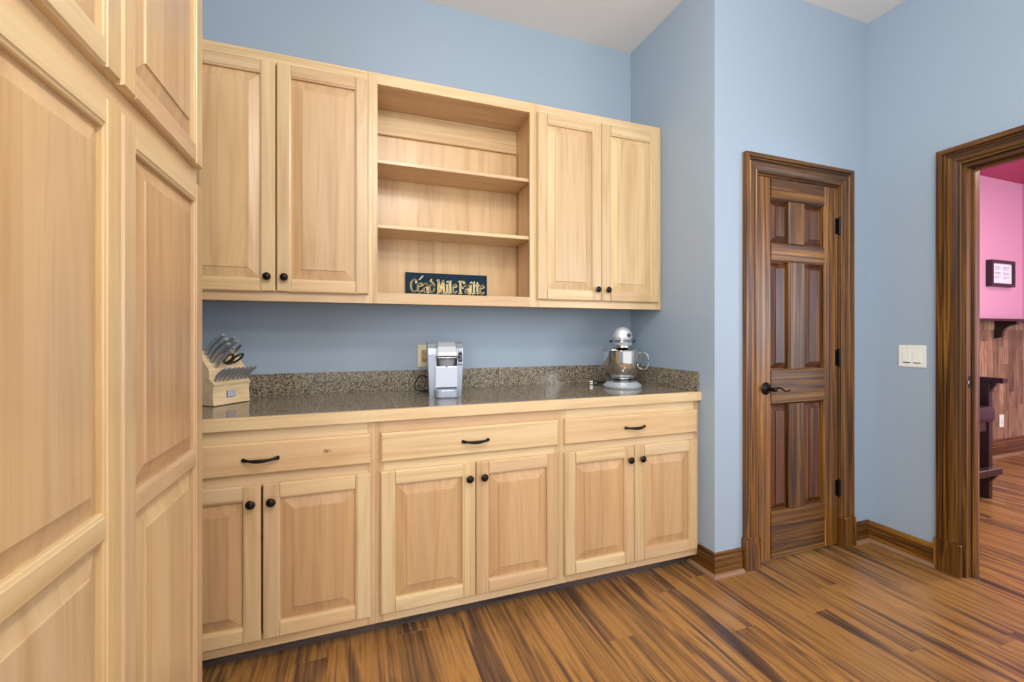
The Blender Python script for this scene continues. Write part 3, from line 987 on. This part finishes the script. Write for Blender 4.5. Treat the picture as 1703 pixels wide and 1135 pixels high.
# ------------------------------------------------------------------ stand mixer
mxr = thing('stand_mixer', (1.418, 2.098, CT), 'silver stand mixer with polished steel bowl in the worktop corner', 'stand mixer', rz=math.radians(-34))
m = MB()
def base_ring(z, k):
    out = []
    for i in range(32):
        a = 2 * PI * i / 32
        x, y = math.cos(a), math.sin(a)
        out.append((0.107 * k * x * (1 - 0.15 * max(0, y)), (0.104 * k * y) if y < 0 else (0.200 * y * k), z))
    return out
m.loft([base_ring(0.0005, 0.97), base_ring(0.005, 1.0), base_ring(0.013, 1.0), base_ring(0.018, 0.95), base_ring(0.034, 0.78)])
m.build('base', MIXP, mxr, smooth=True)
# flared foot carrying the bowl
MB().loft([ell(0, 0, 0.064, 0.064, 0.0343, 32), ell(0, 0, 0.060, 0.060, 0.038, 32), ell(0, 0, 0.056, 0.056, 0.0423, 32)]).build('bowl_plate', STEEL, mxr, smooth=True)
# column behind the bowl
MB().loft([[(x * 0.058, 0.140 + y * 0.052, 0.034) for x, y in ((math.cos(2 * PI * k / 24), math.sin(2 * PI * k / 24)) for k in range(24))],
           [(x * 0.047, 0.146 + y * 0.042, 0.10) for x, y in ((math.cos(2 * PI * k / 24), math.sin(2 * PI * k / 24)) for k in range(24))],
           [(x * 0.045, 0.142 + y * 0.042, 0.19) for x, y in ((math.cos(2 * PI * k / 24), math.sin(2 * PI * k / 24)) for k in range(24))],
           [(x * 0.048, 0.135 + y * 0.050, 0.255) for x, y in ((math.cos(2 * PI * k / 24), math.sin(2 * PI * k / 24)) for k in range(24))]]).build('column', MIXP, mxr, smooth=True)
# motor head: bullet lying along y
def head_ring(y, r, zc, fl=1.0):
    return [(r * math.cos(2 * PI * k / 28), y, zc + r * fl * math.sin(2 * PI * k / 28)) for k in range(28)]
hz = 0.286
m = MB().loft([head_ring(-0.088, 0.026, hz + 0.002), head_ring(-0.085, 0.036, hz + 0.002), head_ring(-0.073, 0.047, hz + 0.001), head_ring(-0.045, 0.054, hz), head_ring(0.02, 0.056, hz, 1.02), head_ring(0.10, 0.056, hz, 1.03),
               head_ring(0.16, 0.052, hz, 1.0), head_ring(0.20, 0.042, hz - 0.004), head_ring(0.222, 0.024, hz - 0.008), head_ring(0.228, 0.008, hz - 0.010)])
hd = m.build('motor_head', MIXP, mxr, smooth=True)
MB().lathe([(0, 0), (0.019, 0), (0.021, 0.003), (0.020, 0.007), (0.016, 0.008), (0.0155, 0.006), (0, 0.006)], lambda r, a, h: (r * math.cos(a), -0.0885 - h, hz + 0.006 + r * math.sin(a)), 24).build('hub_cover', BOWL, hd, smooth=True)
MB().lathe([(0, 0), (0.009, 0), (0.010, 0.012), (0.007, 0.016), (0, 0.0165)], lambda r, a, h: (0.036 + r * math.cos(a), -0.079 - h, hz + 0.008 + r * math.sin(a)), 16).build('hub_knob', BLACKP, hd, smooth=True)
for sx in (-1, 1):
    MB().lathe([(0, 0), (0.004, 0), (0.004, 0.010), (0.0075, 0.012), (0.0085, 0.018), (0.006, 0.023), (0, 0.024)], lambda r, a, h: (sx * (0.0500 + h * 0.8), -0.020 + r * math.cos(a), hz - 0.026 + r * math.sin(a)), 14).build('side_knob', BLACKP, hd, smooth=True)
# chrome band with lettering round the head
m = MB()
R0 = []
for y, zz in ((-0.0865, 1), (-0.0865, -1)):
    pass
band = [(-0.0555 + 0.111 * k / 16) for k in range(17)]
def band_y(x):
    return -0.090 + 0.052 * (abs(x) / 0.056) ** 2.6
fr = [m.v((x, band_y(x), hz - 0.014)) for x in band]
fb_ = [m.v((x, band_y(x), hz - 0.030)) for x in band]
fr2 = [m.v((x * 0.95, band_y(x) + 0.006, hz - 0.014)) for x in band]
fb2 = [m.v((x * 0.95, band_y(x) + 0.006, hz - 0.030)) for x in band]
for k in range(16):
    m.f([fr[k], fr[k + 1], fb_[k + 1], fb_[k]])
    m.f([fr2[k], fr2[k + 1], fb2[k + 1], fb2[k]])
    m.f([fr[k], fr[k + 1], fr2[k + 1], fr2[k]])
    m.f([fb_[k], fb_[k + 1], fb2[k + 1], fb2[k]])
m.f([fr[0], fb_[0], fb2[0], fr2[0]])
m.f([fr[-1], fb_[-1], fb2[-1], fr2[-1]])
bnd = m.build('trim_band', STEEL, hd, smooth=True)
text_mesh('brand_lettering', 'KitchenAid', 0.0170, BLACKP, hd, (0, -0.0912, hz - 0.0215), (PI / 2, 0, 0), depth=0.0008)
# planetary ring and beater shaft under the head
MB().lathe([(0.053, 0.278), (0.053, 0.242), (0.051, 0.238)], lambda r, a, h: (r * math.cos(a), -0.030 + r * math.sin(a), h), 28).build('gear_housing', MIXP, hd, smooth=True)
MB().lathe([(0, 0.2385), (0.047, 0.2385), (0.048, 0.236), (0.048, 0.226), (0.044, 0.223), (0.036, 0.221), (0.034, 0.212), (0.012, 0.210), (0.010, 0.15), (0, 0.15)], lambda r, a, h: (r * math.cos(a), -0.030 + r * math.sin(a), h), 28).build('planetary', BOWL, mxr, smooth=True)
bprof = [(0.0, 0.0425), (0.046, 0.0425), (0.050, 0.046), (0.062, 0.052), (0.078, 0.066), (0.093, 0.088), (0.103, 0.118), (0.107, 0.150), (0.109, 0.205), (0.113, 0.207), (0.113, 0.2095), (0.108, 0.2095), (0.105, 0.150), (0.100, 0.120), (0.090, 0.093), (0.06, 0.062), (0.0, 0.056)]
bo = MB().lathe(bprof, n=48).build('bowl', BOWL, mxr, smooth=True)
ha = math.radians(-18)
hp = [(0.107, 0.196), (0.128, 0.196), (0.143, 0.186), (0.148, 0.160), (0.146, 0.128), (0.136, 0.110), (0.120, 0.104), (0.098, 0.112)]
MB().tube([(r * math.cos(ha), r * math.sin(ha), z) for r, z in hp], 0.0055, 10, 0.7).build('bowl_handle', BOWL, bo, smooth=True)
MB().tube([(-0.06, 0.175, 0.02), (-0.10, 0.16, 0.008), (-0.135, 0.12, 0.006), (-0.150, 0.085, 0.012)], 0.0042, 8).build('power_cord', BLACKP, mxr, smooth=True)
pl = MB().box(-0.168, -0.138, 0.060, 0.086, 0.0008, 0.026, bev=0.004).build('plug', BLACKP, mxr)
for z in (0.007, 0.019):
    MB().box(-0.184, -0.1682, 0.066, 0.072, z - 0.001, z + 0.001).build('prong', BOWL, pl)

# ------------------------------------------------------------------ outlets and switch
def outlet(loc, rz, label, plate=CREAM, face=ALMOND, name='power_outlet', group=None):
    o = thing(name, loc, label, 'outlet', group, rz=rz)
    MB().box(-0.037, 0.037, -0.006, -0.0003, -0.062, 0.062, bev=0.002).build('cover_plate', plate, o)
    f = MB().box(-0.017, 0.017, -0.0085, -0.0063, -0.034, 0.034, bev=0.001).build('receptacle', face, o)
    m = MB()
    for z in (-0.017, 0.017):
        m.box(-0.009, -0.0065, -0.0092, -0.0086, z - 0.004, z + 0.007)
        m.box(0.0065, 0.009, -0.0092, -0.0086, z - 0.004, z + 0.006)
        m.lathe([(0, 0.0086), (0.0026, 0.0086), (0.0026, 0.0092), (0, 0.0092)], lambda r, a, h: (r * math.cos(a), -h, z - 0.0105 + r * math.sin(a)), 8)
    m.build('slot_holes', BLACKP, f)
    return o


outlet((0.3575, YB, 1.094), 0, 'cream wall outlet half hidden behind the coffee maker')
outlet((6.018, YP - 0.0125, 0.352), 0, 'white wall outlet low on the wooden wainscot', WHITEP, WHITEP)
sw = thing('light_switch', (XR, 1.4855, 1.093), 'white double rocker light switch on the blue wall', 'light switch', rz=-PI / 2)
# rotated -90 deg: local -y points to world -X, local x points to world -Y
MB().box(-0.062, 0.062, -0.006, -0.0003, -0.060, 0.060, bev=0.002).build('cover_plate', WHITEP, sw)
for x in (-0.0235, 0.0235):
    m = MB().prism([(-0.033, 0.0065), (-0.033, 0.0075), (0.0, 0.0095), (0.033, 0.0125), (0.033, 0.0065)], lambda a, b, l: (l, -b, -a), x - 0.016, x + 0.016)
    rk = m.build('rocker', WHITEP, sw)
    MB().box(x - 0.016, x + 0.016, -0.0068, -0.0063, -0.0375, -0.0335).build('rocker_gap', BLACKP, rk)
    for z in (-0.048, 0.048):
        MB().lathe([(0, 0.0062), (0.003, 0.0062), (0.0028, 0.0068), (0, 0.0068)], lambda r, a, h: (x + r * math.cos(a), -h, z + r * math.sin(a)), 10).build('screw', CREAM, sw)

# ------------------------------------------------------------------ the next room
# wainscot boards of mixed lengths on the raspberry wall
x = 5.0
k = 0
while x < XP - 0.005:
    wd = min(random.choice((0.085, 0.10, 0.115)), XP - x)
    z = 0.175
    first = True
    while z < 1.245:
        L = random.uniform(0.25, 0.75) if not first else random.uniform(0.15, 0.6)
        first = False
        z1 = z + L if z + L < 1.15 else 1.252
        t = random.choice((0.009, 0.0105, 0.012))
        MB().box(0.0008, wd - 0.0008, -t, -0.0003, 0.0008, z1 - z - 0.0008, bev=0.0008).build('wainscot_board', BARWOOD, bw, (x, YP, z))
        z = z1
    x += wd
x = 5.0
while x < XP - 0.005:
    x1 = min(x + 0.62, XP)
    MB().box(0.0008, x1 - x - 0.0008, -0.013, -0.0003, 0.0008, 0.078, bev=0.0008).build('wainscot_board', BARWOOD, bw, (x, YP, 1.2525))
    x = x1
dr_ = thing('drink_rail', (4.6, YP - 0.0005, 1.334), 'dark wooden ledge shelf along the raspberry wall on a curved bracket', 'ledge')
MB().box(0, XP - 4.6 - 0.001, -0.195, 0, 0, 0.020, bev=0.003).build('board', MAHOG, dr_)
cpts = [(0.0135, -0.0005), (0.165, -0.0005), (0.165, -0.030)] + [(0.165 - 0.100 * math.sin(math.radians(a)) - 0.0, -0.030 - 0.095 * (1 - math.cos(math.radians(a)))) for a in range(15, 91, 15)] + [(0.060, -0.150), (0.0135, -0.165)]
for xx in (1.295,):
    MB().prism(cpts, lambda a, b, l: (l, -a, b), xx, xx + 0.045).build('corbel', MAHOG, dr_)

pf = thing('framed_notice', (5.985, YP - 0.0005, 1.806), 'small dark frame holding a printed white sheet on the raspberry wall', 'picture frame')
m = MB()
FW, FH, FB = 0.205, 0.128, 0.030
for a0, a1, b0, b1 in ((-FW, FW, FH - FB, FH), (-FW, FW, -FH, -FH + FB), (-FW, -FW + FB, -FH + FB, FH - FB), (FW - FB, FW, -FH + FB, FH - FB)):
    m.box(a0, a1, -0.045, 0, b0, b1)
m.build('frame', FRAMEM, pf)
pp_ = MB().box(-FW + FB + 0.0005, FW - FB - 0.0005, -0.030, -0.026, -FH + FB + 0.0005, FH - FB - 0.0005).build('sheet', PAPER, pf)
m = MB()
for cx in (-0.075, 0.075):
    for k in range(9):
        if k in (3, 6):
            continue
        L = 0.055 - (0.02 if k in (2, 8) else 0)
        m.box(cx - 0.055, cx - 0.055 + 2 * L, -0.0306, -0.0301, 0.062 - k * 0.0140, 0.0695 - k * 0.0140)
m.build('printed_lines', INK, pp_)

# bar stool beside the doorway, seen from its side; it faces -Y
bs = thing('bar_stool', (3.905, 1.815, 0), 'dark mahogany bar stool with arms and black leather seat', 'stool')
SWD, SDP = 0.52, 0.50
for x in (0, SWD - 0.045):
    MB().box(x, x + 0.045, 0, 0.078, 0.0003, 0.858, bev=0.003).build('leg', MAHOG, bs)
    MB().box(x, x + 0.045, SDP - 0.07, SDP, 0.0003, 1.12, bev=0.003).build('leg', MAHOG, bs)
    MB().prism([(-0.075, 0.8585), (SDP - 0.0705, 0.8585), (SDP - 0.0705, 0.893), (-0.070, 0.893), (-0.078, 0.885)], lambda a, b, l: (l, a, b), x - 0.012, x + 0.057).build('armrest', MAHOG, bs)
    MB().prism([(-0.0005, 0.858), (-0.034, 0.858), (-0.026, 0.835), (-0.012, 0.815), (-0.0005, 0.785)], lambda a, b, l: (l, a, b), x + 0.008, x + 0.037).build('arm_bracket', MAHOG, bs)
    MB().box(x + 0.006, x + 0.039, 0.0785, SDP - 0.0705, 0.50, 0.57, bev=0.002).build('seat_rail', MAHOG, bs)
MB().box(0.046, SWD - 0.046, 0.01, SDP - 0.075, 0.50, 0.570).build('seat_base', MAHOG, bs)
MB().box(0.047, SWD - 0.047, -0.045, SDP - 0.10, 0.5715, 0.690, bev=0.038, seg=4).build('seat_cushion', LEATH, bs, smooth=True)
MB().box(0.046, SWD - 0.046, SDP - 0.05, SDP - 0.01, 0.75, 1.10, bev=0.01).build('backrest', LEATH, bs)
fr_ = MB().box(-0.01, SWD + 0.01, -0.050, -0.0005, 0.188, 0.232, bev=0.003).build('footrest', MAHOG, bs)
MB().box(-0.01, SWD + 0.01, -0.048, -0.0005, 0.2322, 0.240, bev=0.002).build('footrest_plate', STEEL, fr_)
for x in (0.008, SWD - 0.037):
    MB().prism([(-0.0005, 0.1875), (-0.036, 0.1875), (-0.028, 0.165), (-0.014, 0.150), (-0.0005, 0.125)], lambda a, b, l: (l, a, b), x, x + 0.029).build('foot_bracket', MAHOG, fr_)
for x in (0.010,):
    MB().box(x, x + 0.030, 0.0785, SDP - 0.0705, 0.195, 0.240, bev=0.002).build('side_stretcher', MAHOG, bs)
    MB().box(SWD - 0.04, SWD - 0.01, 0.0785, SDP - 0.0705, 0.195, 0.240, bev=0.002).build('side_stretcher', MAHOG, bs)
